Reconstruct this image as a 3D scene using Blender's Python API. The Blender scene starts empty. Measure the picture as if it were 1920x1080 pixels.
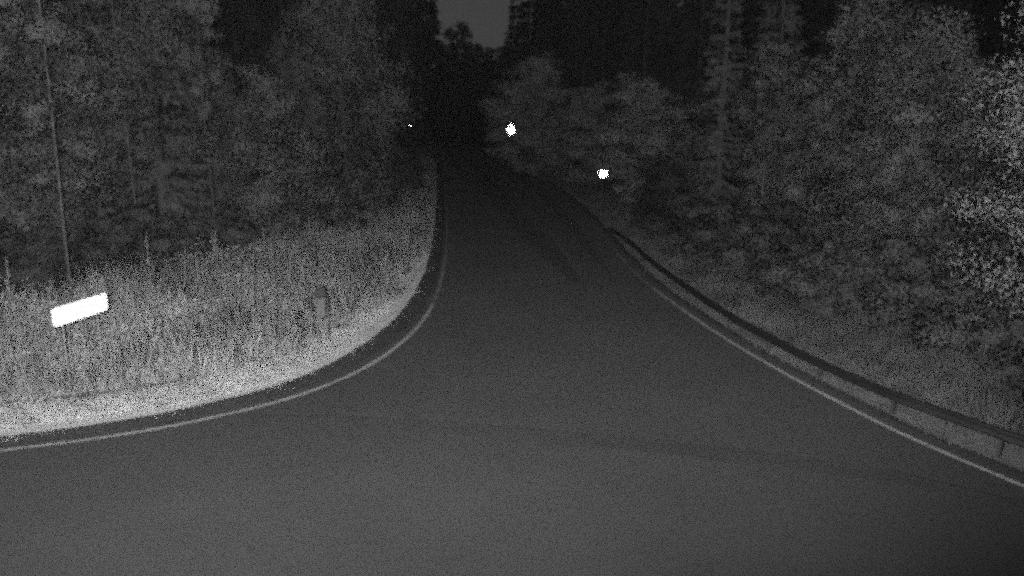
import bpy, bmesh, math
import numpy as np
from mathutils import Vector, Matrix
R_ = math.radians
sc = bpy.context.scene
C = sc.collection
rng = np.random.default_rng(7)
HAZE = 1.7e-5

# ------------------------------------------------------------ camera, sky, light, exposure
cam = bpy.data.cameras.new('camera')
cam.sensor_width = 36.0
cam.lens = 36.0 * 1500 / 1920
cam.clip_end = 2000
co = bpy.data.objects.new('camera', cam); C.objects.link(co)
co.location = (0, 0, 5.5)
co.rotation_euler = (R_(90) - math.atan(340 / 1500), 0, 0)
sc.camera = co

w = bpy.data.worlds.new('World'); sc.world = w; w.use_nodes = True
nt = w.node_tree; nt.nodes.clear()
sky = nt.nodes.new('ShaderNodeTexSky'); sky.sky_type = 'NISHITA'; sky.sun_disc = False
sky.sun_elevation = R_(4.0); sky.sun_rotation = R_(150)
bw = nt.nodes.new('ShaderNodeRGBToBW')            # an infrared sensor: one channel
bg = nt.nodes.new('ShaderNodeBackground'); bg.inputs['Strength'].default_value = 0.0145
out = nt.nodes.new('ShaderNodeOutputWorld')
nt.links.new(sky.outputs[0], bw.inputs[0]); nt.links.new(bw.outputs[0], bg.inputs[0]); nt.links.new(bg.outputs[0], out.inputs[0])

sun = bpy.data.lights.new('night_sky_glow', 'SUN'); sun.energy = 0.01; sun.angle = R_(40)
so = bpy.data.objects.new('night_sky_glow', sun); C.objects.link(so)
so.rotation_euler = (R_(60), 0, R_(150))

# the road camera's own infrared floodlight, on the same mast, turned towards the left verge
fl = bpy.data.lights.new('infrared_floodlight', 'SPOT')
fl.energy = 27500; fl.spot_size = R_(96); fl.spot_blend = 1.0; fl.shadow_soft_size = 0.12
fo = bpy.data.objects.new('infrared_floodlight', fl); C.objects.link(fo)
fo.location = (-0.32, -0.02, 5.66)
fo.scale = (3.8, 1.0, 1.0)                    # wide flat beam
fo.rotation_euler = (Vector((-5.6, 18, 5.3)) - fo.location).to_track_quat('-Z', 'Y').to_euler()

sc.view_settings.view_transform = 'Standard'; sc.view_settings.look = 'None'
sc.view_settings.exposure = 0.0; sc.view_settings.gamma = 1.0
sc.view_settings.use_curve_mapping = False
sc.render.dither_intensity = 2.0
cy = sc.cycles
cy.use_denoising = False                     # keep the grain, as the sensor has it
cy.use_adaptive_sampling = True
cy.adaptive_threshold = 1.0
cy.adaptive_min_samples = 10
cy.use_light_tree = False
cy.max_bounces = 8; cy.diffuse_bounces = 2; cy.glossy_bounces = 5
cy.sample_clamp_indirect = 0.0
cy.pixel_filter_type = 'BLACKMAN_HARRIS'; cy.filter_width = 3.4   # a soft lens

# ------------------------------------------------------------ materials (all grey: infrared picture)
def mat(name, v, rough=0.85, metal=0.0, spec=0.2, var=0.0, scale=4.0, fine=0.0, fscale=120.0, island=0.0, objvar=0.0, bump=0.0, bscale=90.0, drough=0.0, upn=0.0, outn=0.0, sheen=0.0):
    m = bpy.data.materials.new(name); m.use_nodes = True
    t = m.node_tree; n = t.nodes; l = t.links
    b = n['Principled BSDF']
    b.inputs['Roughness'].default_value = rough
    b.inputs['Metallic'].default_value = metal
    b.inputs['Diffuse Roughness'].default_value = drough
    b.inputs['Sheen Weight'].default_value = sheen
    b.inputs['Specular IOR Level'].default_value = spec
    def math_(op, a, c):
        x = n.new('ShaderNodeMath'); x.operation = op
        for i, s in enumerate((a, c)):
            if isinstance(s, (int, float)): x.inputs[i].default_value = s
            else: l.new(s, x.inputs[i])
        return x.outputs[0]
    val = None
    def mul(factor):
        nonlocal val
        val = math_('MULTIPLY', factor, v if val is None else val)
    geo = n.new('ShaderNodeNewGeometry')
    def noise(sca, det=4):
        x = n.new('ShaderNodeTexNoise'); x.inputs['Scale'].default_value = sca; x.inputs['Detail'].default_value = det
        l.new(geo.outputs['Position'], x.inputs['Vector'])
        return x.outputs[0]
    if var: mul(math_('ADD', math_('MULTIPLY', math_('SUBTRACT', noise(scale), 0.5), 2.6 * var), 1.0))
    if fine: mul(math_('ADD', math_('MULTIPLY', math_('SUBTRACT', noise(fscale, 2), 0.5), 2.6 * fine), 1.0))
    if island: mul(math_('ADD', math_('MULTIPLY', math_('SUBTRACT', geo.outputs['Random Per Island'], 0.5), 2 * island), 1.0))
    if objvar:
        oi = n.new('ShaderNodeObjectInfo')
        mul(math_('ADD', math_('MULTIPLY', math_('SUBTRACT', oi.outputs['Random'], 0.5), 2 * objvar), 1.0))
    if val is None: b.inputs['Base Color'].default_value = (v, v, v, 1)
    else: l.new(math_('MAXIMUM', val, 0.004), b.inputs['Base Color'])
    if outn:                                  # leaves shade like the clumped crown they belong to
        tc = n.new('ShaderNodeAttribute'); tc.attribute_name = 'lump'
        vt = n.new('ShaderNodeVectorTransform'); vt.vector_type = 'NORMAL'; vt.convert_from = 'OBJECT'; vt.convert_to = 'WORLD'; l.new(tc.outputs['Vector'], vt.inputs[0])
        n1 = n.new('ShaderNodeVectorMath'); n1.operation = 'NORMALIZE'; l.new(vt.outputs[0], n1.inputs[0])
        mx = n.new('ShaderNodeMix'); mx.data_type = 'VECTOR'; mx.inputs[0].default_value = outn
        l.new(geo.outputs['Normal'], mx.inputs[4]); l.new(n1.outputs[0], mx.inputs[5])
        nm = n.new('ShaderNodeVectorMath'); nm.operation = 'NORMALIZE'; l.new(mx.outputs[1], nm.inputs[0]); l.new(nm.outputs[0], b.inputs['Normal'])
    if upn:                                   # blades scatter light through each other: soften their normals
        mx = n.new('ShaderNodeMix'); mx.data_type = 'VECTOR'; mx.inputs[0].default_value = upn
        l.new(geo.outputs['Normal'], mx.inputs[4]); mx.inputs[5].default_value = (0, 0, 1)
        nm = n.new('ShaderNodeVectorMath'); nm.operation = 'NORMALIZE'; l.new(mx.outputs[1], nm.inputs[0]); l.new(nm.outputs[0], b.inputs['Normal'])
    if bump:
        bp = n.new('ShaderNodeBump'); bp.inputs['Strength'].default_value = bump; bp.inputs['Distance'].default_value = 0.02
        l.new(noise(bscale, 3), bp.inputs['Height']); l.new(bp.outputs[0], b.inputs['Normal'])
    return m

M = {}
M['asphalt'] = mat('asphalt', 0.0148, 0.8, drough=1.0, sheen=0.03, var=0.32, scale=0.3, fine=0.35, fscale=45, bump=1.0, bscale=45, spec=0.3)
M['asphalt_main'] = mat('asphalt_main', 0.0148, 0.8, drough=1.0, sheen=0.03, var=0.32, scale=0.35, fine=0.35, fscale=50, bump=1.0, bscale=45, spec=0.3)
M['tar'] = mat('tar', 0.010, 0.8, drough=1.0, sheen=0.03, var=0.4, scale=3, bump=1.0, bscale=45)
M['wheel_wear'] = mat('wheel_wear', 0.016, 0.8, drough=1.0, var=0.22, scale=0.6, fine=0.35, fscale=45, bump=1.0, bscale=45)
M['line'] = mat('line', 0.27, 0.7, var=0.35, scale=2.0, fine=0.3, fscale=30)
M['soil'] = mat('soil', 0.05, 0.95, var=0.4, scale=0.8, fine=0.5, fscale=25, bump=0.8, bscale=12)
M['gravel'] = mat('gravel', 0.055, 0.95, var=0.3, scale=1.2, fine=0.6, fscale=30, bump=1.0, bscale=30)
M['mown'] = mat('mown', 0.37, 0.8, var=0.35, scale=0.9, island=0.06, outn=0.6)
M['tall'] = mat('tall', 0.25, 0.8, var=0.5, scale=0.5, island=0.12, outn=0.6)
M['dry'] = mat('dry', 0.085, 0.8, var=0.5, scale=0.6, island=0.15, outn=0.6)
M['herb'] = mat('herb', 0.17, 0.8, island=0.25, objvar=0.3, upn=0.3)
M['fern'] = mat('fern', 0.05, 0.8, var=0.5, scale=0.5, island=0.3, outn=0.5)
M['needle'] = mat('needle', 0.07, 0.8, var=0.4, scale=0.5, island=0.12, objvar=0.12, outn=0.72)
M['needle_far'] = mat('needle_far', 0.03, 0.9, var=0.3, scale=0.3, island=0.4, objvar=0.2)  # darker copy of needle: the unlit far forest is put into the colour
M['leaf_dark'] = mat('leaf_dark', 0.055, 0.8, var=0.4, scale=0.7, island=0.15, objvar=0.15, outn=0.72)  # darker leaf grey for the shrubs and the far treetops
M['leaf_pale'] = mat('leaf_pale', 0.19, 0.8, var=0.35, scale=0.5, island=0.15, objvar=0.1, outn=0.55)
M['leaf_birch'] = mat('leaf_birch', 0.066, 0.8, var=0.4, scale=0.6, island=0.08, objvar=0.1, outn=0.72)
M['leaf'] = mat('leaf', 0.105, 0.8, var=0.4, scale=0.7, island=0.08, objvar=0.08, outn=0.72)
M['bark'] = mat('bark', 0.05, 0.9, var=0.4, scale=6)
M['birch_bark'] = mat('birch_bark', 0.06, 0.8, var=0.7, scale=5)
M['galv'] = mat('galv', 0.045, 0.6, metal=0.85, spec=0.3, var=0.25, scale=2)
M['post_steel'] = mat('post_steel', 0.06, 0.6, metal=0.5, var=0.2, scale=4)
M['sheeting'] = mat('sheeting', 0.88, 0.6, spec=0.4)
M['retro'] = mat('retro', 0.95, 0.13, metal=1.0)
M['back'] = mat('back', 0.25, 0.5, metal=0.4)
M['plastic'] = mat('plastic', 0.20, 0.6)
M['dark_plastic'] = mat('dark_plastic', 0.03, 0.7)
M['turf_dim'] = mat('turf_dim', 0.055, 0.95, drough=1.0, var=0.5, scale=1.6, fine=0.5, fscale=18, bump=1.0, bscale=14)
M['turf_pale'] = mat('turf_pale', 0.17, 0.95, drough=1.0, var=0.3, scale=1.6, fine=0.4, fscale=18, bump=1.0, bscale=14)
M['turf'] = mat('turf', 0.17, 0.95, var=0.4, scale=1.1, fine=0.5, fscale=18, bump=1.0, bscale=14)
M['line_worn'] = mat('line_worn', 0.20, 0.8, var=0.5, scale=1.2, fine=0.4, fscale=25)
M['wood'] = mat('wood', 0.06, 0.9, var=0.3, scale=8)
M['panel'] = mat('panel', 0.10, 0.8, var=0.2, scale=5)

# ------------------------------------------------------------ helpers
def link(o, parent=None):
    C.objects.link(o)
    if parent: o.parent = parent
    return o
def tag(o, label=None, cat=None, group=None, kind=None):
    if label: o['label'] = label
    if cat: o['category'] = cat
    if group: o['group'] = group
    if kind: o['kind'] = kind
    return o
def empty(name, loc, rz=0.0):
    o = bpy.data.objects.new(name, None); o.empty_display_size = 0.3
    link(o); o.location = loc; o.rotation_euler = (0, 0, rz); return o
def mesh_np(name, V, F, m, smooth=False, lump=None):
    """V (n,3); F (k,3) or (k,4)"""
    me = bpy.data.meshes.new(name)
    V = np.asarray(V, np.float32); F = np.asarray(F, np.int32)
    k, s = F.shape
    me.vertices.add(len(V)); me.vertices.foreach_set('co', V.ravel())
    me.loops.add(k * s); me.loops.foreach_set('vertex_index', F.ravel())
    me.polygons.add(k); me.polygons.foreach_set('loop_start', np.arange(0, k * s, s, dtype=np.int32))
    me.polygons.foreach_set('loop_total', np.full(k, s, np.int32))
    if smooth: me.polygons.foreach_set('use_smooth', np.ones(k, bool))
    me.update(calc_edges=True); me.materials.append(m)
    if lump is not None:                      # direction the surrounding clump of leaves faces
        at = me.attributes.new('lump', 'FLOAT_VECTOR', 'POINT')
        at.data.foreach_set('vector', np.repeat(np.asarray(lump, np.float32), len(V) // len(lump), 0).ravel())
    return me
def obj(name, me, parent=None):
    return link(bpy.data.objects.new(name, me), parent)
class MB:
    def __init__(s): s.v = []; s.f = []
    def box(s, c, size, rot=None, taper=1.0):
        b = len(s.v); x, y, z = [q / 2 for q in size]
        for dz in (-1, 1):
            k = taper if dz > 0 else 1
            for dx, dy in ((-1, -1), (1, -1), (1, 1), (-1, 1)):
                p = Vector((dx * x * k, dy * y * k, dz * z))
                if rot is not None: p = rot @ p
                s.v.append(Vector(c) + p)
        for q in ((0, 3, 2, 1), (4, 5, 6, 7), (0, 1, 5, 4), (1, 2, 6, 5), (2, 3, 7, 6), (3, 0, 4, 7)):
            s.f.append([b + i for i in q])
        return s
    def tube(s, pts, rad, n=8, cap=True):
        pts = [Vector(p) for p in pts]; b = len(s.v)
        for i, p in enumerate(pts):
            d = (pts[min(i + 1, len(pts) - 1)] - pts[max(i - 1, 0)]).normalized()
            a = d.cross(Vector((0.3, 1, 0.1)) if abs(d.y) < 0.9 else Vector((1, 0, 0))).normalized(); c = d.cross(a)
            for k in range(n):
                t = 2 * math.pi * k / n
                s.v.append(p + (a * math.cos(t) + c * math.sin(t)) * rad[i])
        for i in range(len(pts) - 1):
            for k in range(n):
                k2 = (k + 1) % n
                s.f.append([b + i * n + k, b + i * n + k2, b + (i + 1) * n + k2, b + (i + 1) * n + k])
        if cap:
            s.f.append([b + k for k in range(n)][::-1]); s.f.append([b + (len(pts) - 1) * n + k for k in range(n)])
        return s
    def prism(s, outline, y0, y1):
        """outline in x,z; extruded along y"""
        b = len(s.v); n = len(outline)
        for y in (y0, y1):
            for x, z in outline: s.v.append(Vector((x, y, z)))
        s.f.append([b + i for i in range(n)]); s.f.append([b + n + i for i in range(n)][::-1])
        for i in range(n):
            j = (i + 1) % n; s.f.append([b + j, b + i, b + n + i, b + n + j])
        return s
    def mesh(s, name, m, smooth=False, bevel=0.0):
        me = bpy.data.meshes.new(name); me.from_pydata([tuple(q) for q in s.v], [], s.f)
        bm = bmesh.new(); bm.from_mesh(me)
        bmesh.ops.recalc_face_normals(bm, faces=bm.faces)
        if bevel: bmesh.ops.bevel(bm, geom=list(bm.edges), offset=bevel, segments=2, affect='EDGES', profile=0.6)
        bm.to_mesh(me); bm.free()
        if smooth: me.polygons.foreach_set('use_smooth', [True] * len(me.polygons))
        me.materials.append(m); return me
    def build(s, name, m, parent=None, smooth=False, bevel=0.0):
        return obj(name, s.mesh(name, m, smooth, bevel), parent)

# ------------------------------------------------------------ road layout (metres)
LINE_L = [(-46, 2.0), (-30, 6.3), (-20, 8.9), (-14, 10.5), (-10.8, 11.45), (-8.39, 12.2), (-7.29, 12.59), (-6.2, 13.12), (-5.05, 13.92), (-4.16, 14.78), (-3.45, 15.86),
          (-2.89, 17.3), (-2.45, 19.5), (-2.26, 22.2), (-2.36, 26.7), (-2.75, 33.4), (-3.44, 42.1), (-4.7, 56.6), (-6.1, 71),
          (-7.8, 87), (-11.5, 108), (-18, 126), (-30, 142), (-50, 155)]
LINE_R = [(46, 2.5), (26, 5.0), (15, 6.9), (11, 8.1), (8.9, 9.3), (7.6, 10.94), (7.16, 11.86), (6.73, 12.84), (6.32, 14.1), (5.87, 15.7), (5.41, 17.6), (5.03, 19.6), (4.73, 21.6),
          (4.38, 24.3), (4.14, 27.7), (4.0, 32.8), (3.75, 42.1), (2.75, 56.6), (.75, 68), (-1.4, 85), (-5.0, 108), (-11.5, 130), (-24, 148), (-44, 162)]
def resample(pts, step):
    """Catmull-Rom through the points"""
    P = [Vector((p[0], p[1])) for p in pts]; o = []
    for i in range(len(P) - 1):
        p0 = P[max(i - 1, 0)]; p1 = P[i]; p2 = P[i + 1]; p3 = P[min(i + 2, len(P) - 1)]
        n = max(1, int((p2 - p1).length / step))
        for k in range(n):
            t = k / n
            o.append(0.5 * ((2 * p1) + (p2 - p0) * t + (2 * p0 - 5 * p1 + 4 * p2 - p3) * t * t + (3 * p1 - p0 - 3 * p2 + p3) * t ** 3))
    o.append(P[-1]); return o
LL = resample(LINE_L, 0.6); RR = resample(LINE_R, 0.6)
def offset(pts, d):
    o = []; f = d if callable(d) else (lambda y: d)
    for i, p in enumerate(pts):
        t = (pts[min(i + 1, len(pts) - 1)] - pts[max(i - 1, 0)]).normalized()
        o.append(p + Vector((-t.y, t.x)) * f(p.y))       # +d = left of travel
    return o
def coarse(pts):                                     # two points per control segment: enough for distances
    o = []
    for i in range(len(pts) - 1):
        o.append(Vector(pts[i])); q = [Vector(p) for p in pts[max(0, i - 1):i + 3]]
        p0 = q[0]; p1 = Vector(pts[i]); p2 = Vector(pts[i + 1]); p3 = Vector(pts[min(i + 2, len(pts) - 1)])
        o.append(.5 * (p1 + p2) + (p1 + p2 - p0 - p3) / 16)
    o.append(Vector(pts[-1])); return np.array([tuple(p) for p in o])
LLa = coarse(LINE_L); RRa = coarse(LINE_R)
def sdist(P, line):
    """signed distance, + = left of travel"""
    best = np.full(len(P), 1e9); sg = np.zeros(len(P))
    for a, b in zip(line[:-1], line[1:]):
        ab = b - a; t = np.clip(((P - a) @ ab) / (ab @ ab), 0, 1)
        q = a + t[:, None] * ab; dv = P - q; d = np.hypot(dv[:, 0], dv[:, 1])
        cr = ab[0] * dv[:, 1] - ab[1] * dv[:, 0]
        k = d < best; best[k] = d[k]; sg[k] = np.sign(cr[k])
    return best * sg
def smooth(t): t = np.clip(t, 0, 1); return t * t * (3 - 2 * t)
def out_left(P): return sdist(P, LLa)           # >0: on the left verge
def out_right(P): return -sdist(P, RRa)         # >0: on the right verge
def wob(P, s, k): return np.sin(P[:, 0] * s + k) * np.cos(P[:, 1] * s * 0.83 + 1.7 * k)
def height(P):
    dl = out_left(P); dr = out_right(P)
    z = np.full(len(P), -0.09)
    l = dl > 0.3
    zl = -0.05 - 0.28 * smooth((dl - 0.6) / 2.2) + 0.55 * smooth((dl - 3.5) / 5) + 0.10 * wob(P, 0.7, 1) * smooth((dl - 1) / 3) + 3.0 * smooth((dl - 25) / 60)
    zr = -0.05 - 0.22 * smooth((dr - 0.3) / 1.2) - 0.25 * smooth((dr - 1.6) / 3) + 0.10 * wob(P, 0.8, 2) * smooth((dr - 1) / 3) + 3.0 * smooth((dr - 25) / 60)
    z = np.where(l, np.minimum(zl, 5), z)
    r = dr > 0.2
    z = np.where(r & ~l, zr, z)
    return z
def hz(x, y): return float(height(np.array([[x, y]], float))[0])

# ------------------------------------------------------------ ground, roads, lines
def axis(lo, hi, near0, near1, fine, coarse):
    a = list(np.arange(near0, near1, fine)); b = near0
    while b > lo: b -= coarse * (1 + (near0 - b) / 30); a.insert(0, b)
    b = near1
    while b < hi: a.append(b); b += coarse * (1 + (b - near1) / 30)
    a.append(hi); return np.array(a)
gx = axis(-700, 700, -26, 24, 0.45, 2.5); gy = axis(-300, 900, 4, 50, 0.45, 2.5)
X, Y = np.meshgrid(gx, gy); P = np.stack([X.ravel(), Y.ravel()], 1)
Z = height(P)
ny, nx = X.shape
idx = np.arange(nx * ny).reshape(ny, nx)
Fq = np.stack([idx[:-1, :-1], idx[:-1, 1:], idx[1:, 1:], idx[1:, :-1]], -1).reshape(-1, 4)
tag(obj('ground', mesh_np('ground', np.column_stack([P, Z]), Fq, M['soil'], True)), kind='structure')

def sheet(name, poly, z, m, kind='structure'):
    bm = bmesh.new(); vs = [bm.verts.new((p[0], p[1], z)) for p in poly]
    f = bm.faces.new(vs); bm.normal_update()
    if f.normal.z < 0: f.normal_flip()
    bmesh.ops.triangulate(bm, faces=[f])
    me = bpy.data.meshes.new(name); bm.to_mesh(me); bm.free(); me.materials.append(m)
    return tag(obj(name, me), kind=kind)
def mown_to(y): return np.interp(y, [15, 21, 30], [2.7, 2.0, .95])
def shoulder(y): return float(np.interp(y, [12, 14, 17, 27], [.42, .58, .62, .34]))
AL = offset(LL, lambda y: .47 * shoulder(y)); AR = offset(RR, -0.30)
SEAM = [(-7.2, 13.0), (-5.6, 13.62), (-3.9, 13.71), (-2.4, 13.6), (-0.85, 13.33), (1.0, 12.95), (2.78, 12.52), (4.61, 11.95), (6.0, 11.35), (7.5, 10.3)]
SM = resample(SEAM, 0.5)
def nearest(pts, q): return min(range(len(pts)), key=lambda i: (pts[i] - q).length)
iL = nearest(AL, SM[0]); iR = nearest(AR, SM[-1])
side = AL[iL:] + AR[iR:][::-1] + SM[1:-1][::-1]
main = AL[:iL + 1] + SM[1:-1] + AR[:iR + 1][::-1] + [Vector((46, -5)), Vector((12, 0.6)), Vector((0, 2.0)), Vector((-14, 0.8)), Vector((-46, -6))]
sheet('side_road', side, 0.0, M['asphalt'])
sheet('main_road', main, -0.002, M['asphalt_main'])
def ribbon(name, pts, wid, z, m, ragged=0.0, kind='structure', fade=False):
    n = len(pts); ws = np.full(n, wid) * (1 + ragged * rng.normal(size=n))
    if fade: ws = ws * np.sin(np.linspace(0.02, math.pi - 0.02, n)) ** 0.5
    a = []; b = []
    for i, p in enumerate(pts):
        t = (pts[min(i + 1, n - 1)] - pts[max(i - 1, 0)]).normalized(); q = Vector((-t.y, t.x))
        a.append(p + q * ws[i] / 2); b.append(p - q * ws[i] / 2)
    V = [(q.x, q.y, z) for q in a] + [(q.x, q.y, z) for q in b]
    F = [(i + n, i + 1 + n, i + 1, i) for i in range(n - 1)]
    return tag(obj(name, mesh_np(name, V, F, m)), kind=kind)
iw = nearest(LL, Vector((-2.25, 22.6))); ir = nearest(RR, Vector((4.3, 25.0)))
ribbon('edge_line_left', LL[:iw], 0.11, 0.006, M['line'], 0.06)
ribbon('edge_line_left', LL[iw:], 0.10, 0.006, M['line_worn'], 0.25)
ribbon('edge_line_right', RR[:ir], 0.10, 0.006, M['line'], 0.06)
ribbon('edge_line_right', RR[ir:ir + 60], 0.05, 0.006, M['line_worn'], 0.4)
ribbon('asphalt_joint', SM, 0.05, 0.005, M['tar'], 0.45)
M['joint_dark'] = mat('joint_dark', 0.0132, 0.8, drough=1.0, sheen=0.03, var=0.32, scale=0.3, fine=0.35, fscale=45, bump=1.0, bscale=45)
ribbon('asphalt_joint', [p + Vector((.05, -.3)) for p in SM[8:-2]], 0.55, 0.002, M['joint_dark'], 0.12, fade=True)
# worn darker wheel tracks turning into the side road
for k, wd in enumerate((1.5, 1.1, .7)):
    M['wheel_wear%d' % k] = mat('wheel_wear', 0.0112 - .0013 * k, 0.8, drough=1.0, sheen=0.03, var=0.32, scale=0.3, fine=0.35, fscale=45, bump=1.0, bscale=45)
    ribbon('wheel_track', resample([(2.1, 25), (1.5, 30), (0.7, 36), (-0.2, 44), (-1.4, 56), (-3.2, 72)], 1.2), wd, 0.003 + .0015 * k, M['wheel_wear%d' % k], 0.10, fade=True)
ribbon('wheel_track', resample([(3.3, 26), (3.0, 33), (2.6, 42), (1.5, 56), (-.6, 70)], 1.2), .6, 0.003, M['wheel_wear0'], 0.12, fade=True)

# gravel shoulder strips that follow the ground just outside the asphalt
def strip(name, line, d0, d1, m, n=5):
    e0 = d0 if callable(d0) else (lambda y: d0); e1 = d1 if callable(d1) else (lambda y: d1)
    rows = [offset(line, lambda y, k=k: e0(y) + (e1(y) - e0(y)) * k / (n - 1)) for k in range(n)]
    Pn = np.array([tuple(p) for r in rows for p in r]); z = height(Pn) + 0.03
    z[:len(line)] = -0.012
    k = len(line); V = np.column_stack([Pn, z])
    F = [(r * k + i, r * k + i + 1, (r + 1) * k + i + 1, (r + 1) * k + i) for r in range(n - 1) for i in range(k - 1)]
    if e1(0) < e0(0): F = [f[::-1] for f in F]
    return tag(obj(name, mesh_np(name, V, F, m, True)), kind='structure')
strip('gravel_shoulder', LL, lambda y: .46 * shoulder(y), lambda y: shoulder(y) + .32, M['gravel'])
strip('turf', LL[:-60], lambda y: shoulder(y) + .28, lambda y: float(mown_to(y)) - .1, M['turf_pale'], 6)
strip('turf', LL[:-60], lambda y: float(mown_to(y)) - .12, 5.5, M['turf'], 8)
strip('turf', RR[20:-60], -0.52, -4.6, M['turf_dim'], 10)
strip('gravel_shoulder', RR, -0.28, -0.55, M['gravel'])

# ------------------------------------------------------------ vegetation builders
def kites(base, d, wdir, L, W, bend=None):
    """base (n,3), d unit dir, wdir unit width dir, L,W (n,) -> verts, quads"""
    n = len(base); L = L[:, None]; W = W[:, None]
    mid = base + d * L * 0.45
    tip = base + d * L
    if bend is not None: tip = tip + bend
    V = np.stack([base, mid + wdir * W / 2, tip, mid - wdir * W / 2], 1).reshape(-1, 3)
    F = np.arange(4 * n).reshape(n, 4)
    return V, F
def unit(a): return a / np.maximum(np.linalg.norm(a, axis=1, keepdims=True), 1e-6)
def blades(P, hgt, wid, lean, m, name, amp=.42):
    n = len(P); z = height(P) - 0.02
    base = np.column_stack([P, z])
    az = rng.uniform(0, 2 * np.pi, n); le = np.abs(rng.normal(0, lean, n))
    d = unit(np.column_stack([np.cos(az) * le, np.sin(az) * le, np.ones(n)]))
    az2 = rng.uniform(0, 2 * np.pi, n)
    wd = np.column_stack([np.cos(az2), np.sin(az2), np.zeros(n)])
    bend = np.column_stack([np.cos(az) * le, np.sin(az) * le, -0.35 * le]) * (hgt * 0.5)[:, None]
    V, F = kites(base, d, wd, hgt, wid, bend)
    return mesh_np(name, V, F, m, lump=swell(P, 1.0, amp))
def swell(P, s=1.0, amp=.42):
    """which way the tangled grass surface faces"""
    a = wob(P, 2.1 * s, 1) + .8 * wob(P, 4.3 * s, 5) + .6 * wob(P[:, ::-1], 8.7 * s, 2); b = wob(P, 1.9 * s, 8) + .8 * wob(P[:, ::-1], 4.9 * s, 3) + .6 * wob(P, 9.1 * s, 6)
    return unit(np.column_stack([a * amp, b * amp - .25, np.full(len(P), .75)]) + rng.normal(0, .12, (len(P), 3)))
def scatter(n, x0, x1, y0, y1): return np.column_stack([rng.uniform(x0, x1, n), rng.uniform(y0, y1, n)])
def clump(P, s, k):
    return 0.5 + 0.25 * (wob(P, s, k) + wob(P, s * 2.3, k + 3) * 0.7 + wob(P[:, ::-1], s * 4.9, k + 5) * 0.5)

# forest edge, metres from the left line, as a function of y
def edge_left(P): return np.interp(P[:, 1], [8, 14, 20, 26, 34, 50, 80, 140], [9.5, 8.5, 7.2, 6.0, 4.6, 3.3, 2.6, 2.2])

def along(line, n, d0, d1, sgn, fn, y0=5, y1=95, far=30.0):
    """points beside a line, thinning out with distance from the junction"""
    A = np.array([tuple(p) for p in line]); T_ = np.gradient(A, axis=0); T_ = unit(T_)
    seg = np.r_[np.hypot(*np.diff(A, axis=0).T), 0]
    wt = seg * np.clip(1.25 - np.hypot(A[:, 0], A[:, 1]) / far / 2, .12, 1) * (A[:, 1] > y0) * (A[:, 1] < y1) * (np.abs(A[:, 0]) < 22)
    i = rng.choice(len(A), n, p=wt / wt.sum())
    d = d0 + (d1 - d0) * rng.uniform(0, 1, n)
    j = np.minimum(i + 1, len(A) - 1); f = rng.uniform(0, 1, n)[:, None]
    base = A[i] * (1 - f) + A[j] * f
    P = base + np.column_stack([-T_[i, 1], T_[i, 0]]) * (sgn * d)[:, None]
    d2 = fn(P); k = np.abs(d2 - d) < 0.25 + 0.03 * d
    return P[k], d2[k]
# mown strip, left
P, d = along(LL, 240000, .25, 3.3, 1, out_left)
sh = np.interp(P[:, 1], [12, 14, 17, 27], [.42, .58, .62, .34])
k = (rng.uniform(size=len(P)) < smooth((d - sh + .12 + .16 * wob(P, 2.1, 1) + .14 * wob(P[:, ::-1], 6.3, 4)) / .6)) & (d < mown_to(P[:, 1]) + 0.4 * wob(P, 1.3, 4)); P = P[k]; d = d[k]
h = (0.06 + 0.22 * smooth((d - 0.9) / 1.5)) * (0.5 + rng.uniform(size=len(P))) * (0.6 + 0.9 * clump(P, 2.2, 1))
tag(obj('mown_grass', blades(P, h, rng.uniform(.006, .013, len(P)), .7, M['mown'], 'mown_grass', .2)),
    'pale short grass along the inside of the left road edge', 'grass', kind='stuff')
# tall grass, left field
P, d = along(LL, 190000, .7, 10.5, 1, out_left)
e = edge_left(P); c = clump(P, 0.9, 2)
k = (d > mown_to(P[:, 1]) - .3 + 0.4 * wob(P, 1.1, 2)) & (d < e + 1.0 + 0.8 * wob(P, .9, 6)) & (rng.uniform(size=len(P)) < .4 + .9 * c); P = P[k]; d = d[k]; c = c[k]
h = (0.55 + 0.50 * smooth((d - mown_to(P[:, 1]) + .3) / 2.0)) * (0.35 + 0.8 * rng.uniform(size=len(P))) * (0.6 + 0.75 * c)
tag(obj('tall_grass', blades(P, h, rng.uniform(.009, .022, len(P)), .35, M['tall'], 'tall_grass')),
    'tall uncut grass filling the left corner below the forest', 'grass', kind='stuff')
# feathery tufts standing out of it
Q, d = along(LL, 6000, .9, 9.8, 1, out_left); e = edge_left(Q); k = (d < e + .9) & (d > mown_to(Q[:, 1])); Q = Q[k]
nb = 26; th = np.repeat(rng.uniform(.5, 1.5, len(Q)) * (.55 + .8 * clump(Q, .8, 3)), nb); dirs = rng.normal(0, 1, (len(Q) * nb, 2))
P = np.repeat(Q, nb, 0) + dirs * .055; n = len(P)
d3 = unit(np.column_stack([dirs * .13, np.ones(n)])); wv = unit(np.column_stack([rng.normal(size=(n, 2)), np.zeros(n)]))
hh = th * rng.uniform(.55, 1.1, n)
V, F = kites(np.column_stack([P, height(P)]), d3, wv, hh, rng.uniform(.008, .02, n), np.column_stack([dirs * .10, np.zeros(n)]) * hh[:, None])
tag(obj('grass_tufts', mesh_np('grass_tufts', V, F, M['tall'], lump=unit(np.column_stack([dirs * .8, np.full(n, .5)])))), 'feathery tufts of taller grass in the left corner', 'grass', kind='stuff')
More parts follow.
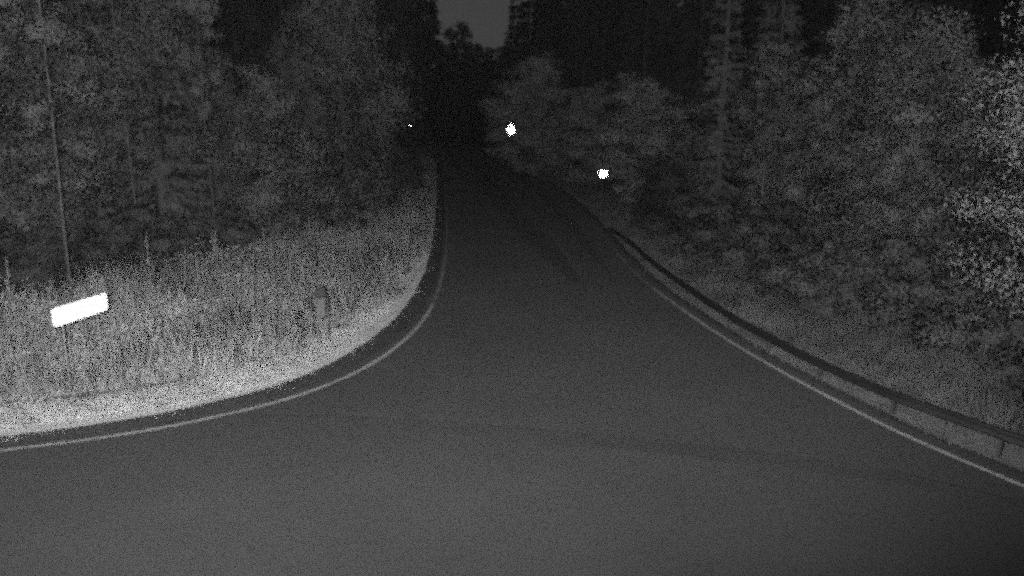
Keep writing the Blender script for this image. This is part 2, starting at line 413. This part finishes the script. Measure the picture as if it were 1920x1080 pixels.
# leafy herbage mixed into the tall grass
P, d = along(LL, 190000, .7, 10.5, 1, out_left); e = edge_left(P)
c = clump(P, 0.8, 9)
k = (d > mown_to(P[:, 1]) - .2 + 0.4 * wob(P, 1.0, 8)) & (d < e + 0.9) & (rng.uniform(size=len(P)) < 0.35 + 0.8 * c); P = P[k]; d = d[k]; c = c[k]; n = len(P)
z = height(P) + (0.3 + 0.85 * smooth((d - mown_to(P[:, 1])) / 2.0)) * rng.uniform(0, 1, n) ** 0.8 * (0.45 + 1.0 * c)
dv = unit(rng.normal(size=(n, 3)) + np.array([0, 0, .9])); wv = unit(np.cross(dv, rng.normal(size=(n, 3)))); Lk = rng.uniform(.04, .12, n)
tag(obj('leafy_herbage', mesh_np('leafy_herbage', *kites(np.column_stack([P, z]), dv, wv, Lk, Lk * .4), M['tall'], lump=swell(P, .8))),
    'leafy herbs growing through the tall grass on the left', 'herbage', kind='stuff')
# grass, right verge
P, d = along(RR, 130000, .4, 5.6, -1, out_right); c = clump(P, 1.6, 7)
k = (d > 0.5 + 0.10 * rng.normal(size=len(P)) + 0.12 * wob(P, 1.7, 3)) & (rng.uniform(size=len(P)) < np.where(d < 1.3, 0.5 + 0.8 * c, 0.55 + 0.7 * c)); P = P[k]; d = d[k]; c = c[k]
h = (0.14 + 0.42 * smooth((d - 1.0) / 1.6)) * (0.45 + 0.7 * rng.uniform(size=len(P))) * (0.6 + 0.8 * c)
tag(obj('verge_grass', blades(P, h, rng.uniform(.009, .02, len(P)), .5, M['dry'], 'verge_grass')),
    'rough grass under and behind the guardrail', 'grass', kind='stuff')
# forest undergrowth, both sides
P = scatter(90000, -45, 40, 8, 95); dl = out_left(P); dr = out_right(P)
k = ((dl > edge_left(P) + 0.3) & (dl < 26)) | ((dr > 4.2) & (dr < 22)); P = P[k]
h = rng.uniform(.15, .55, len(P))
tag(obj('forest_undergrowth', blades(P, h, rng.uniform(.05, .11, len(P)), .8, M['fern'], 'forest_undergrowth')),
    'dark low undergrowth on the forest floor', 'undergrowth', kind='stuff')

# ---- spruce
def spruce_mesh(seed, H, Rm, n_br, tw, tlen, start=0.03, needle='needle'):
    r = np.random.default_rng(seed)
    bh = start + (1 - start) * np.sort(r.uniform(0, 1, n_br)) ** 1.05
    bh = np.clip(bh + 0, 0, 0.985)
    L = Rm * (1 - bh) ** 0.75 * r.uniform(0.62, 1.12, n_br) * np.clip(0.55 + bh * 4, 0.55, 1) + 0.12
    az = np.arange(n_br) * 2.39996 + r.normal(0, .3, n_br)
    base = []; dd = []; LL_ = []; lu = []
    for i in range(n_br):
        n = max(4, int(tw * L[i] / Rm) + 3)
        s = np.sort(r.uniform(0.12, 1.0, n))
        o = np.array([math.cos(az[i]), math.sin(az[i]), 0]); t = np.array([-o[1], o[0], 0])
        up = -0.10 - 0.35 * (1 - bh[i]) + r.normal(0, .06)
        sag = up * s + 0.22 * s ** 2.2
        p = np.outer(s * L[i], o) + np.column_stack([np.zeros(n), np.zeros(n), bh[i] * H + sag * L[i]])
        side = np.where(r.uniform(size=n) < .5, -1, 1)
        spread = r.uniform(.15, .95, n) * side
        hang = -r.uniform(.05, .75, n)
        d = np.outer(np.full(n, .75), o) + spread[:, None] * t + np.column_stack([np.zeros(n), np.zeros(n), hang])
        base.append(p); dd.append(d); lu.append(o * .9 + t * (spread * .9)[:, None] + np.outer(.9 - 1.1 * s, [0, 0, 1]) + r.normal(0, .3, 3))
        LL_.append(tlen * r.uniform(.6, 1.35, n) * (0.55 + 0.55 * (1 - s * 0.4)))
    base = np.concatenate(base); d = unit(np.concatenate(dd)); n = len(base)
    wv = unit(np.cross(d, unit(r.normal(size=(n, 3)))))
    Lk = np.concatenate(LL_)
    V, F = kites(base, d, wv, Lk, Lk * r.uniform(.12, .24, n), bend=np.column_stack([np.zeros(n), np.zeros(n), -0.15 * Lk]))
    crown = mesh_np('spruce_crown', V, F, M[needle], lump=unit(np.concatenate(lu)))
    tb = MB(); q = r.normal(0, .04, (6, 2))
    tb.tube([(q[j, 0], q[j, 1], H * j / 5.0 - 0.15) for j in range(6)], [0.013 * H * (1 - j / 5.3) + 0.01 for j in range(6)], 8)
    for i in range(0, n_br, 3):       # boughs
        o = Vector((math.cos(az[i]), math.sin(az[i]), 0)); z0 = bh[i] * H
        up = -0.10 - 0.35 * (1 - bh[i])
        tb.tube([Vector((0, 0, z0)), o * L[i] * .5 + Vector((0, 0, z0 + (up * .5 + .05) * L[i])), o * L[i] * .95 + Vector((0, 0, z0 + (up + .2) * L[i]))], [.028, .018, .006], 4, cap=False)
    trunk = tb.mesh('spruce_trunk', M['bark'], True)
    return trunk, crown
# ---- leafy tree: leaves gathered in clumps round the ends of the limbs
def leafy_mesh(seed, H, Rx, z0, n_cl, n_leaf, lsize, trunk_r, bark='bark', flare=1.0, leaf='leaf'):
    r = np.random.default_rng(seed)
    tb = MB(); lean = r.normal(0, .05 if H < 10.5 else .012, 2) * H
    tr = [Vector((lean[0] * (j / 6) ** 2 + r.normal(0, .03), lean[1] * (j / 6) ** 2 + r.normal(0, .03), H * .96 * j / 6 - (.15 if j == 0 else 0))) for j in range(7)]
    tb.tube(tr, [trunk_r * (1 - j / 6.6) + .008 for j in range(7)], 9)
    nbg = max(14, n_cl // 8); big = []; cen = []; rad = []; own = []
    for i in range(nbg):
        f = (i + r.uniform(0, 1)) / nbg
        z = z0 + (H - z0) * f ** .95
        prof = math.sin(math.pi * min(1, (0.16 + 0.80 * f)) ** flare) ** 0.7
        a = i * 2.39996 + r.normal(0, .35); rr = Rx * max(prof, .15) * r.uniform(.35, .95)
        c = np.array([rr * math.cos(a) + lean[0] * f * f, rr * math.sin(a) + lean[1] * f * f, z])
        br = r.uniform(.30, .52) * Rx * (.55 + .6 * prof)
        big.append(c)
        for q in range(9):
            o_ = r.normal(size=3); o_ /= np.linalg.norm(o_)
            cen.append(c + o_ * br * np.array([1, 1, .7]) * r.uniform(.35, 1.0)); rad.append(br * r.uniform(.28, .55)); own.append(i)
        zt = max(z0 * .6, z - rr * r.uniform(.5, 1.0)); k = min(5, int(zt / H / .96 * 6)); u = zt / H / .96 * 6 - k
        s = tr[k].lerp(tr[k + 1], max(0, min(1, u))); e = Vector(c)
        mid = s.lerp(e, .55) + Vector((0, 0, -.08 * rr))
        tb.tube([s, mid, e], [trunk_r * .32, trunk_r * .18, .006], 5, cap=False)
    big = np.array(big); cen = np.array(cen); rad = np.array(rad); own = np.array(own)
    ci = r.choice(len(cen), n_leaf, p=rad ** 2 / (rad ** 2).sum())
    v = unit(r.normal(size=(n_leaf, 3))) * (r.uniform(0, 1, n_leaf) ** .4)[:, None]
    p = cen[ci] + v * rad[ci][:, None] * np.array([1.15, 1.15, .75])
    p[:, 2] = np.maximum(p[:, 2], .05)
    d = unit(r.normal(size=(n_leaf, 3)) + np.array([0, 0, -.5])); wv = unit(np.cross(d, r.normal(size=(n_leaf, 3))))
    Ls = lsize * r.uniform(.6, 1.4, n_leaf)
    V, F = kites(p, d, wv, Ls, Ls * r.uniform(.5, .8, n_leaf))
    lump = unit(unit(p - big[own[ci]]) * .7 + unit(p - cen[ci]) * .8 + np.array([0, 0, .12]))
    crown = mesh_np('leafy_crown', V, F, M[leaf], lump=lump)
    return tb.mesh('leafy_trunk', M[bark], True), crown

SP = [spruce_mesh(11, 14, 2.3, 360, 66, .36, .04), spruce_mesh(12, 13, 1.9, 360, 62, .34, .05), spruce_mesh(13, 15, 1.25, 400, 48, .31, .05)]
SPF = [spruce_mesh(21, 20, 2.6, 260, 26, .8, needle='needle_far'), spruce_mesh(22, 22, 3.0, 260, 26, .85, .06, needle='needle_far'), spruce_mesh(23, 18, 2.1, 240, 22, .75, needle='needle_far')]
LF = [leafy_mesh(31, 8, 2.3, .5, 330, 56000, .07, .07), leafy_mesh(32, 10, 2.0, .8, 340, 56000, .075, .07), leafy_mesh(33, 9, 2.8, .4, 420, 66000, .075, .08),
      leafy_mesh(34, 10, 2.5, 3.1, 520, 110000, .05, .06, flare=.9), leafy_mesh(35, 17, 4.2, 3.0, 260, 16000, .28, .22, leaf='leaf_dark'),
      leafy_mesh(36, 9, 2.1, 2.1, 300, 52000, .07, .06, leaf='leaf_birch'), leafy_mesh(37, 8, 2.5, .3, 300, 42000, .085, .07, leaf='leaf_pale')]
BI = [leafy_mesh(41, 12, 1.7, 3.0, 210, 30000, .06, .035, 'birch_bark', leaf='leaf_birch'), leafy_mesh(42, 13, 1.3, 3.4, 170, 24000, .06, .03, 'birch_bark', leaf='leaf_birch'), leafy_mesh(43, 11, 1.8, 2.6, 210, 30000, .06, .04, 'birch_bark', leaf='leaf_birch')]
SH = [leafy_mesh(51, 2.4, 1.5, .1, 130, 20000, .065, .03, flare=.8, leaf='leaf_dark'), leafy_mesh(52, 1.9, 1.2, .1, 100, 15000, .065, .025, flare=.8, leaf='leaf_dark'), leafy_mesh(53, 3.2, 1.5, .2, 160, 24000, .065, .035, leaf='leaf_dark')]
KIN = {'S': (SP, 'spruce_tree', 'spruce', (14, 13, 15)), 'F': (SPF, 'spruce_tree', 'spruce', (20, 22, 18)), 'L': (LF, 'leafy_tree', 'tree', (8, 10, 9, 10, 17, 9, 8)),
       'B': (BI, 'birch_tree', 'birch', (12, 13, 11)), 'H': (SH, 'leafy_shrub', 'shrub', (2.4, 1.9, 3.2))}
def tree(kind, var, x, y, H, wid, label, group=None, rz=None):
    ms, name, cat, hs = KIN[kind]
    e = empty(name, (x, y, hz(x, y)), rng.uniform(0, 6.28) if rz is None else rz)
    s = H / hs[var]; e.scale = (s * wid, s * wid, s)
    tag(e, label, cat, group)
    obj('trunk', ms[var][0], e); obj('crown', ms[var][1], e)
    return e

# ---- left forest edge: (kind, variant, x, y, height, width factor, label)
T = [
 ('B', 0, -14.6, 20.5, 13.0, 1.2, 'grey birch cut off by the left picture edge behind the tall grass'),
 ('S', 0, -14.6, 24.5, 14.0, 1.0, 'dense spruce standing behind and left of the white sign board'),
 ('B', 1, -10.9, 19.3, 12.5, 1.1, 'slender birch with bright bare stem above the white sign board'),
 ('L', 5, -13.2, 25.5, 11.0, 1.0, 'leafy grey tree between the bright birch stem and the drooping spruce'),
 ('B', 1, -11.6, 24.6, 13.0, 1.0, 'thin birch with faint stem at the edge of the dark gap in the left forest'),
 ('S', 1, -12.0, 27.5, 14.0, 1.0, 'spruce with drooping boughs over the dark gap in the left forest'),
 ('B', 1, -9.5, 25.3, 15.0, .55, 'tall thin stem rising at the left side of the black gap'),
 ('S', 2, -12.2, 31.0, 15.0, 1.2, 'narrow spruce left of the black gap in the treetops'),
 ('L', 0, -8.7, 29.5, 6.6, 1.15, 'round leafy tree with low top below the black gap'),
 ('L', 2, -7.5, 36.5, 12.0, .7, 'tall leafy tree right of the black gap on the left side'),
 ('S', 1, -7.6, 42.5, 12.5, .9, 'dim spruce at the inner end of the left forest edge'),
 ('H', 2, -10.2, 29.0, 2.6, 1.2, 'shrub at the foot of the tall thin stem behind the tall grass'),
 ('H', 0, -8.2, 33.0, 2.3, 1.3, 'low wide shrub where the tall grass meets the left forest'),
 ('H', 1, -7.2, 38.5, 2.6, 1.3, 'shrub below the dim spruce near the left road edge'),
 ('H', 2, -7.3, 48.0, 3.4, 1.2, 'dark shrub leaning towards the narrowing road on the left'),
 # right side
 ('L', 6, 1.9, 69.0, 9.8, 1.15, 'leafy tree behind the pointed glowing reflector'),
 ('L', 6, 5.6, 62.0, 7.4, 1.35, 'low leafy tree between the two glowing reflectors on the right'),
 ('L', 6, 8.2, 50.0, 7.6, 1.35, 'round leafy tree right of the round glowing reflector'),
 ('H', 2, 9.3, 46.0, 3.2, 1.3, 'shrub at the foot of the round leafy tree on the right'),
 ('S', 2, 9.2, 36.0, 16.0, 1.0, 'pale narrow column spruce on the right side of the road'),
 ('S', 1, 11.8, 36.5, 14.0, .9, 'dark spruce just right of the pale narrow column spruce'),
 ('L', 1, 12.0, 29.5, 9.6, .95, 'leafy tree on the left shoulder of the big right crown'),
 ('L', 2, 12.9, 25.6, 8.6, 1.0, 'big spreading leafy tree behind the guardrail, right half'),
 ('L', 0, 13.9, 27.0, 8.4, .9, 'leafy tree beside the rounded dark hollow at upper right'),
 ('L', 3, 10.5, 13.8, 10.0, 1.0, 'bright near leafy tree cut off by the right picture edge'),
 ('H', 0, 9.6, 29.0, 2.5, 1.2, 'low shrub under the pale column spruce behind the guardrail'),
 ('H', 1, 9.7, 24.0, 1.9, 1.3, 'low dark shrub behind the middle of the guardrail'),
 ('H', 0, 10.3, 21.2, 2.5, 1.1, 'dark shrub beneath the big spreading tree on the right'),
 ('H', 2, 11.5, 19.6, 3.0, 1.0, 'upright dark shrub left of the bright near tree at the right edge'),
 ('H', 1, 10.6, 16.0, 1.6, 1.1, 'small dark shrub at the foot of the bright near right tree'),
 ('L', 5, -13.0, 22.8, 9.0, .9, 'leafy young tree filling the gap behind the bright birch stem'),
 ('L', 0, -16.4, 26.0, 9.5, 1.1, 'dense leafy tree deep at the far left behind the birch'),
 ('L', 5, -10.6, 28.6, 7.0, .9, 'low leafy tree left of the round leafy tree below the black gap'),
 ('L', 5, -9.4, 34.0, 8.0, .9, 'leafy tree between the round leafy tree and the tall leafy tree'),
 ('L', 0, -7.0, 40.5, 5.6, .9, 'low leafy tree leaning out at the inner end of the left edge'),
 ('L', 0, 10.4, 40.0, 7.0, 1.1, 'leafy tree left of the pale narrow column spruce'),
 ('L', 1, 10.7, 32.5, 8.6, .9, 'leafy tree in front of the dark spruce on the right'),
 ('L', 2, 13.9, 31.5, 9.6, .9, 'tall leafy tree behind the big spreading right-hand crown'),
 ('L', 0, 11.3, 23.0, 5.4, .9, 'low leafy tree leaning out under the big spreading crown'),
 ('H', 2, -14.6, 21.4, 2.4, 1.1, 'dark shrub at the far left forest edge behind the tall grass'),
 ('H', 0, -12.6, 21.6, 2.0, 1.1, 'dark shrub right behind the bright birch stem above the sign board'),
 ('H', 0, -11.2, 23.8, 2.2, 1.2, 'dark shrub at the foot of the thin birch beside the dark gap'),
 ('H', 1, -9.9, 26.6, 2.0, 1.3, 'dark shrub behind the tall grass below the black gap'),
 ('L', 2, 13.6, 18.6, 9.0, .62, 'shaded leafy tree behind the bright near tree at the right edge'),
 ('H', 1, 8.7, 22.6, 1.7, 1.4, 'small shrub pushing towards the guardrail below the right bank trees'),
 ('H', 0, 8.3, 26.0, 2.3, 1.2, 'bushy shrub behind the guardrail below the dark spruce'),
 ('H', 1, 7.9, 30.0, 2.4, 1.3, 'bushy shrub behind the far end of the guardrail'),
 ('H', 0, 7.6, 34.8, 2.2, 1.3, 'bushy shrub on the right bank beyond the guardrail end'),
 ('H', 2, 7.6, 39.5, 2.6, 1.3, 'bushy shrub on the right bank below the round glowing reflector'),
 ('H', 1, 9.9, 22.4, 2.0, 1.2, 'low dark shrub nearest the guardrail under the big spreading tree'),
 ('H', 0, 11.2, 17.9, 2.4, 1.1, 'dark shrub below the bright near right tree'),
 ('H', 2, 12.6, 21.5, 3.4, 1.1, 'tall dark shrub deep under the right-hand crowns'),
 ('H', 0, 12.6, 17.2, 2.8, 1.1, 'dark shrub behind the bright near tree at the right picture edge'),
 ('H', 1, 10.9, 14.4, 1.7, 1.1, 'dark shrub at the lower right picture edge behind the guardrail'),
 ('L', 4, -8.7, 133.0, 18.5, .85, 'broad black treetop jutting into the patch of sky over the road'),
 ('L', 4, -4.4, 136.0, 14.5, .85, 'lower black treetop at the right foot of the patch of sky'),
]
for t in T: tree(*t)
# ---- spruces standing behind the edge trees (dim) and the far dark forest
spots = [(-18, 27), (-20.5, 32), (-15.5, 33), (-17.5, 38), (-16.4, 41), (-22, 22.5), (-19, 45), (-25, 29), (-24, 38),
         (13.5, 43), (16.5, 38), (20, 27.5), (16, 50), (21, 44), (15.5, 21), (18.5, 22)]
for i, (x, y) in enumerate(spots):
    tree('S', i % 3, x, y, rng.uniform(14, 18), 1.05, 'dim spruce in the second row behind the ' + ('left' if x < 0 else 'right') + ' forest edge',
         'dim second-row spruces, ' + ('left' if x < 0 else 'right'))
far = [(-11.6, 77), (-13.2, 83), (-12.6, 71), (-15.2, 79), (-16.2, 91), (-12.4, 89), (-15, 98), (-18, 100), (-19, 86), (-13.4, 143), (-14.8, 147), (-16.8, 151), (-18.5, 154), (8, 95), (10.5, 100), (7, 110), (12, 111), (4.5, 102), (9, 88), (13, 92), (20, 88), (22, 97), (17.5, 78), (24, 92), (19, 70)]
for i in range(420):
    x = rng.uniform(-75, 75); y = rng.uniform(56, 165)
    if abs(x) > y * 0.66 + 3: continue
    dl = float(out_left(np.array([[x, y]]))[0]); dr = float(out_right(np.array([[x, y]]))[0])
    if not (dl > 4.5 or dr > 6.0): continue
    if dr > 0 and y < 62 and x < 12: continue
    if any((x - a) ** 2 + (y - b) ** 2 < 3.6 ** 2 for a, b in far): continue
    far.append((x, y))
far = sorted(far, key=lambda p: p[1])[:170]
k = 0
while k < 46:                                        # the forest on the outside of the far bend
    x = rng.uniform(-60, 14); y = rng.uniform(128, 205)
    if float(out_right(np.array([[x, y]]))[0]) < 5 or any((x - a) ** 2 + (y - b) ** 2 < 3.0 ** 2 for a, b in far): continue
    far.append((x, y)); k += 1
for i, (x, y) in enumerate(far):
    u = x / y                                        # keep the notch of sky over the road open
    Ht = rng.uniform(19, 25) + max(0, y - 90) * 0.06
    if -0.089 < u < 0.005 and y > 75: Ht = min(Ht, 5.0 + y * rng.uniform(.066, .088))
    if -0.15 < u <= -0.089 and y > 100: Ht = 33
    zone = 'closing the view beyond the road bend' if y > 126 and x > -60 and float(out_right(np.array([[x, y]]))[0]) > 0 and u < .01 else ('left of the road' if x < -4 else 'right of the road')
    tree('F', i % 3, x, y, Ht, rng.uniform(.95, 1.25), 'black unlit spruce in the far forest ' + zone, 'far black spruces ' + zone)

# ---- tall herbs standing out of the left grass
def herb_mesh(seed, H):
    r = np.random.default_rng(seed); n = 110
    s = r.uniform(.12, 1, n); az = r.uniform(0, 6.28, n)
    q = r.normal(0, .16, 2)
    base = np.column_stack([q[0] * s * s, q[1] * s * s, s * H])
    up = r.uniform(.7, 2.2, n)
    d = unit(np.column_stack([np.cos(az), np.sin(az), up]))
    wv = unit(np.cross(d, r.normal(0, 1, (n, 3))))
    L = (.16 - .10 * s) * r.uniform(.6, 1.3, n)
    V, F = kites(base, d, wv, L, L * .26, np.column_stack([np.zeros(n), np.zeros(n), -.25 * L]))
    lv = mesh_np('herb_leaves', V, F, M['herb'])
    st = MB().tube([(0, 0, -.05), (q[0] * .25, q[1] * .25, H * .5), (q[0], q[1], H)], [.009, .007, .003], 5).mesh('herb_stem', M['herb'])
    return st, lv
HB = [herb_mesh(61 + i, h_) for i, h_ in enumerate((1.35, 1.6, 1.2, 1.8))]
n = 0
while n < 110:
    x = rng.uniform(-17, -3); y = rng.uniform(12, 42); Q = np.array([[x, y]]); d = float(out_left(Q)[0]); e = float(edge_left(Q)[0])
    if d < 2.6 or d > e + .8: continue
    if d < e - 2.2 and rng.uniform() < .45: continue
    if abs(x + 8.5) < 1.0 and y < 15.6 and y > 13.4 and d > 3.3: continue
    o = empty('tall_herb', (x, y, hz(x, y)), rng.uniform(0, 6.28)); s = rng.uniform(.8, 1.15); o.scale = (s, s, s)
    tag(o, 'upright leafy weed sticking out of the tall grass on the left', 'weed', 'tall weeds in the left grass')
    a = HB[n % 4]; obj('stem', a[0], o); obj('leaves', a[1], o); n += 1

# ------------------------------------------------------------ guardrail
rail_pts = [(15.5, 8.0), (11.6, 9.1), (9.6, 10.0), (8.6, 11.0), (8.06, 11.85), (7.55, 12.8), (6.97, 13.9), (6.30, 15.9), (5.92, 17.5), (5.46, 19.9), (4.98, 24.3), (4.74, 27.5), (4.62, 31), (4.55, 36), (4.6, 42)]
RP = resample(rail_pts, 0.25)
acc = [0]
for a, b in zip(RP[:-1], RP[1:]): acc.append(acc[-1] + (b - a).length)
TOT = acc[-1]
def rail_at(s):
    s = max(0, min(TOT, s)); i = max(0, min(len(acc) - 2, int(np.searchsorted(acc, s) - 1)))
    f = (s - acc[i]) / max(acc[i + 1] - acc[i], 1e-6)
    p = RP[i].lerp(RP[i + 1], f); t = (RP[min(i + 2, len(RP) - 1)] - RP[max(i - 1, 0)]).normalized()
    return p, t
def rail_z(s):                                     # centre height of the beam; ramps down at the far end
    p, t = rail_at(s); g = -0.22
    return g + 0.56 - 0.68 * float(smooth((s - (TOT - 12)) / 12))
PROF = [(0, -.155), (-.03, -.150), (-.075, -.105), (-.080, -.075), (-.03, -.03), (-.022, 0), (-.03, .03), (-.080, .075), (-.075, .105), (-.03, .150), (0, .155)]
PROF = [(a * .8, b * .62) for a, b in PROF]
gr = empty('guardrail', (5.46, 19.9, 0))
tag(gr, 'dark steel guardrail with corrugated beam along the right road edge', 'guardrail')
def beam(s0, s1, proud):
    n = max(3, int((s1 - s0) / .25)); V = []; F = []; k = len(PROF)
    for i in range(n + 1):
        s = s0 + (s1 - s0) * i / n; p, t = rail_at(s); nrm = Vector((-t.y, t.x)); z = rail_z(s)   # left of travel (to far) = road side
        for o_, dz in PROF: V.append((p.x + nrm.x * (-o_ + proud) - 5.46, p.y + nrm.y * (-o_ + proud) - 19.9, z + dz))
        for o_, dz in PROF[::-1]: V.append((p.x + nrm.x * (-o_ + proud - .006) - 5.46, p.y + nrm.y * (-o_ + proud - .006) - 19.9, z + dz * .985))
    m_ = 2 * k
    for i in range(n):
        for j in range(m_): j2 = (j + 1) % m_; F.append((i * m_ + j, i * m_ + j2, (i + 1) * m_ + j2, (i + 1) * m_ + j))
    return mesh_np('rail', V, F, M['galv'], False)
s = 0; i = 0
while s < TOT - .3:
    e = min(s + 4.08, TOT); obj('rail', beam(s, e, .004 * (i % 2)), gr); s += 4.0; i += 1
post = MB().box((0, 0, -.02), (.05, .07, .96)).mesh('post', M['post_steel'], bevel=.008)
bolt = MB().tube([(0, 0, 0), (0, .025, 0)], [.016, .016], 8).mesh('bolt', M['galv'])
s = 1.0
while s < TOT - 1.5:
    p, t = rail_at(s); nrm = Vector((-t.y, t.x)); q = p - nrm * .065; ang = math.atan2(t.y, t.x)
    o = obj('post', post, gr); o.location = (q.x - 5.46, q.y - 19.9, rail_z(s) - .40); o.rotation_euler = (0, 0, ang)
    b = obj('bolt', bolt, gr); pp = p + nrm * .026; b.location = (pp.x - 5.46, pp.y - 19.9, rail_z(s)); b.rotation_euler = (0, 0, ang)
    s += 2.0

# ------------------------------------------------------------ signs and reflectors
def rrect(w_, h_, r_, n=5):
    o = []
    for cx, cz, a0 in ((w_ / 2 - r_, h_ / 2 - r_, 0), (-w_ / 2 + r_, h_ / 2 - r_, 90), (-w_ / 2 + r_, -h_ / 2 + r_, 180), (w_ / 2 - r_, -h_ / 2 + r_, 270)):
        for k in range(n + 1):
            a = R_(a0 + 90 * k / n); o.append((cx + r_ * math.cos(a), cz + r_ * math.sin(a)))
    return o
# name board in the left grass; its face (local -y) looks at the road
sx, sy = -8.50, 15.29
ang = math.atan2(15.97 - 14.61, -8.33 + 8.68)
sg = empty('road_sign', (sx, sy, hz(sx, sy)), ang)
tag(sg, 'blank glowing white rectangular board on posts in the left grass', 'sign')
zc = 1.6 - hz(sx, sy)
pl = MB().prism([(x, z + zc) for x, z in rrect(1.42, .37, .07)], -.012, .006).build('board', M['sheeting'], sg)
bp = MB().prism([(x, z + zc) for x, z in rrect(1.40, .35, .065)], .006, .016).build('backing', M['back'], pl)
for px in (-.45, .45):
    MB().tube([(px, .045, -.2), (px, .045, zc + .14)], [.011, .011], 10).build('post', M['plastic'], sg, True)
    for pz in (-.1, .1): MB().box((px, .026, zc + pz), (.1, .016, .03)).build('clamp', M['back'], sg)

def retro_plate(name, inside, cube, parent, zc, y0, dirn):
    """prismatic reflector: an array of small cube corners, axis along dirn (local)"""
    n_ = Vector(dirn).normalized(); a = n_.cross(Vector((0, 0, 1))).normalized(); b = a.cross(n_)
    e0 = Vector((1, 1, 1)).normalized(); e1 = Vector((1, -1, 0)).normalized(); e2 = e0.cross(e1)
    V = []; F = []
    K = 40
    for i in range(-K, K + 1):
        for j in range(-K, K + 1):
            k = -i - j
            c = Vector((i, j, k)) * cube
            if not inside(c.dot(e1), c.dot(e2)): continue
            v = Vector((i, j, k)); X_, Y_, Z_ = Vector((1, 0, 0)), Vector((0, 1, 0)), Vector((0, 0, 1))
            for p, q in ((X_, Y_), (Y_, Z_), (Z_, X_)):
                s_ = len(V)
                for w_ in (v, v + p, v + p + q, v + q):
                    w_ = w_ * cube
                    V.append(a * w_.dot(e1) + b * w_.dot(e2) + n_ * w_.dot(e0) + Vector((0, y0, zc)))
                F.append((s_, s_ + 1, s_ + 2, s_ + 3))
    return obj(name, mesh_np(name, [tuple(q) for q in V], F, M['retro']), parent)

def reflector_sign(name, loc, outline, inside, zc, label, cat, post_r, cube=.03, face_cam=True):
    x, y = loc; z0 = hz(x, y)
    rz = math.atan2(-y, -x) + math.pi / 2              # local -y looks down the road to the junction
    e = empty(name, (x, y, z0), rz); tag(e, label, cat)
    h_ = zc - z0
    tilt = (0, -math.hypot(x, y), 5.5 - zc)
    p = MB().prism([(a, b + h_) for a, b in outline], 0.0, .012).build('plate', M['back'], e)
    retro_plate('reflector', inside, cube, e, h_, -.045, tilt)
    MB().tube([(0, .05, -.3), (0, .05, h_ + outline[0][1] * .5)], [post_r, post_r], 10).build('post', M['post_steel'], e, True)
    MB().box((0, .022, h_), (.12, .02, .05)).build('clamp', M['back'], e)
    return e
# pointed one: narrow triangle with well rounded lower corners
def tear(s):
    o = [(0, .62 * s)]
    for k in range(13):
        a = R_(28 - 236 * k / 12)
        o.append((.38 * s * math.cos(a) * 1.0, -.10 * s + .38 * s * math.sin(a)))
    return o
def in_poly(poly):
    def f(x, z):
        c = False; n = len(poly)
        for i in range(n):
            (x1, z1), (x2, z2) = poly[i], poly[i - 1]
            if (z1 > z) != (z2 > z) and x < (x2 - x1) * (z - z1) / (z2 - z1) + x1: c = not c
        return c
    return f
o1 = tear(.88)
reflector_sign('reflector_sign', (-.08, 64), o1, in_poly(tear(.85)), 3.75, 'glowing white pointed drop-shaped reflector sign above the far end of the road', 'reflector', .035, .024)
o2 = rrect(.52, .42, .205)
reflector_sign('marker_post', (4.98, 44), o2, in_poly(rrect(.50, .40, .195)), 1.92, 'glowing white rounded reflector on a short post right of the road', 'reflector', .035, .022)
o3 = rrect(.16, .13, .06)
reflector_sign('marker_post', (-9.19, 74), o3, in_poly(rrect(.15, .12, .055)), 3.8, 'tiny faint reflector among the dark trees left of the far road', 'reflector', .03, .02)

# two-post stand with a pale panel in the left grass
x, y = -4.70, 19.0; z0 = hz(x, y)
st = empty('notice_stand', (x, y, z0), R_(14)); tag(st, 'small dim marker box on two thin posts in the left grass near the bend', 'stand')
for px, lean in ((-.19, -.04), (.19, .0)):
    MB().tube([(px + .05 if lean else px, 0, -.2), (px + lean, 0, 1.28)], [.018, .016], 8).build('post', M['wood'], st, True)
MB().box((.02, -.03, .98), (.2, .03, .46)).build('panel', M['panel'], st, bevel=.01)
MB().box((.03, -.01, 1.40), (.30, .16, .24), taper=.7).build('cap', M['dark_plastic'], st, bevel=.03)

# ------------------------------------------------------------ thin haze volume, added to lift the dark tones
hm = bpy.data.materials.new('haze'); hm.use_nodes = True; hn = hm.node_tree; hn.nodes.clear()
ho = hn.nodes.new('ShaderNodeOutputMaterial'); hv = hn.nodes.new('ShaderNodeVolumePrincipled')
hv.inputs['Color'].default_value = (.9, .9, .9, 1); hv.inputs['Density'].default_value = HAZE
hn.links.new(hv.outputs[0], ho.inputs['Volume'])
tag(MB().box((0, 300, 20), (1440, 1240, 54)).build('haze', hm), 'added thin haze lifting the dark tones over the junction and forest', 'haze', kind='stuff')
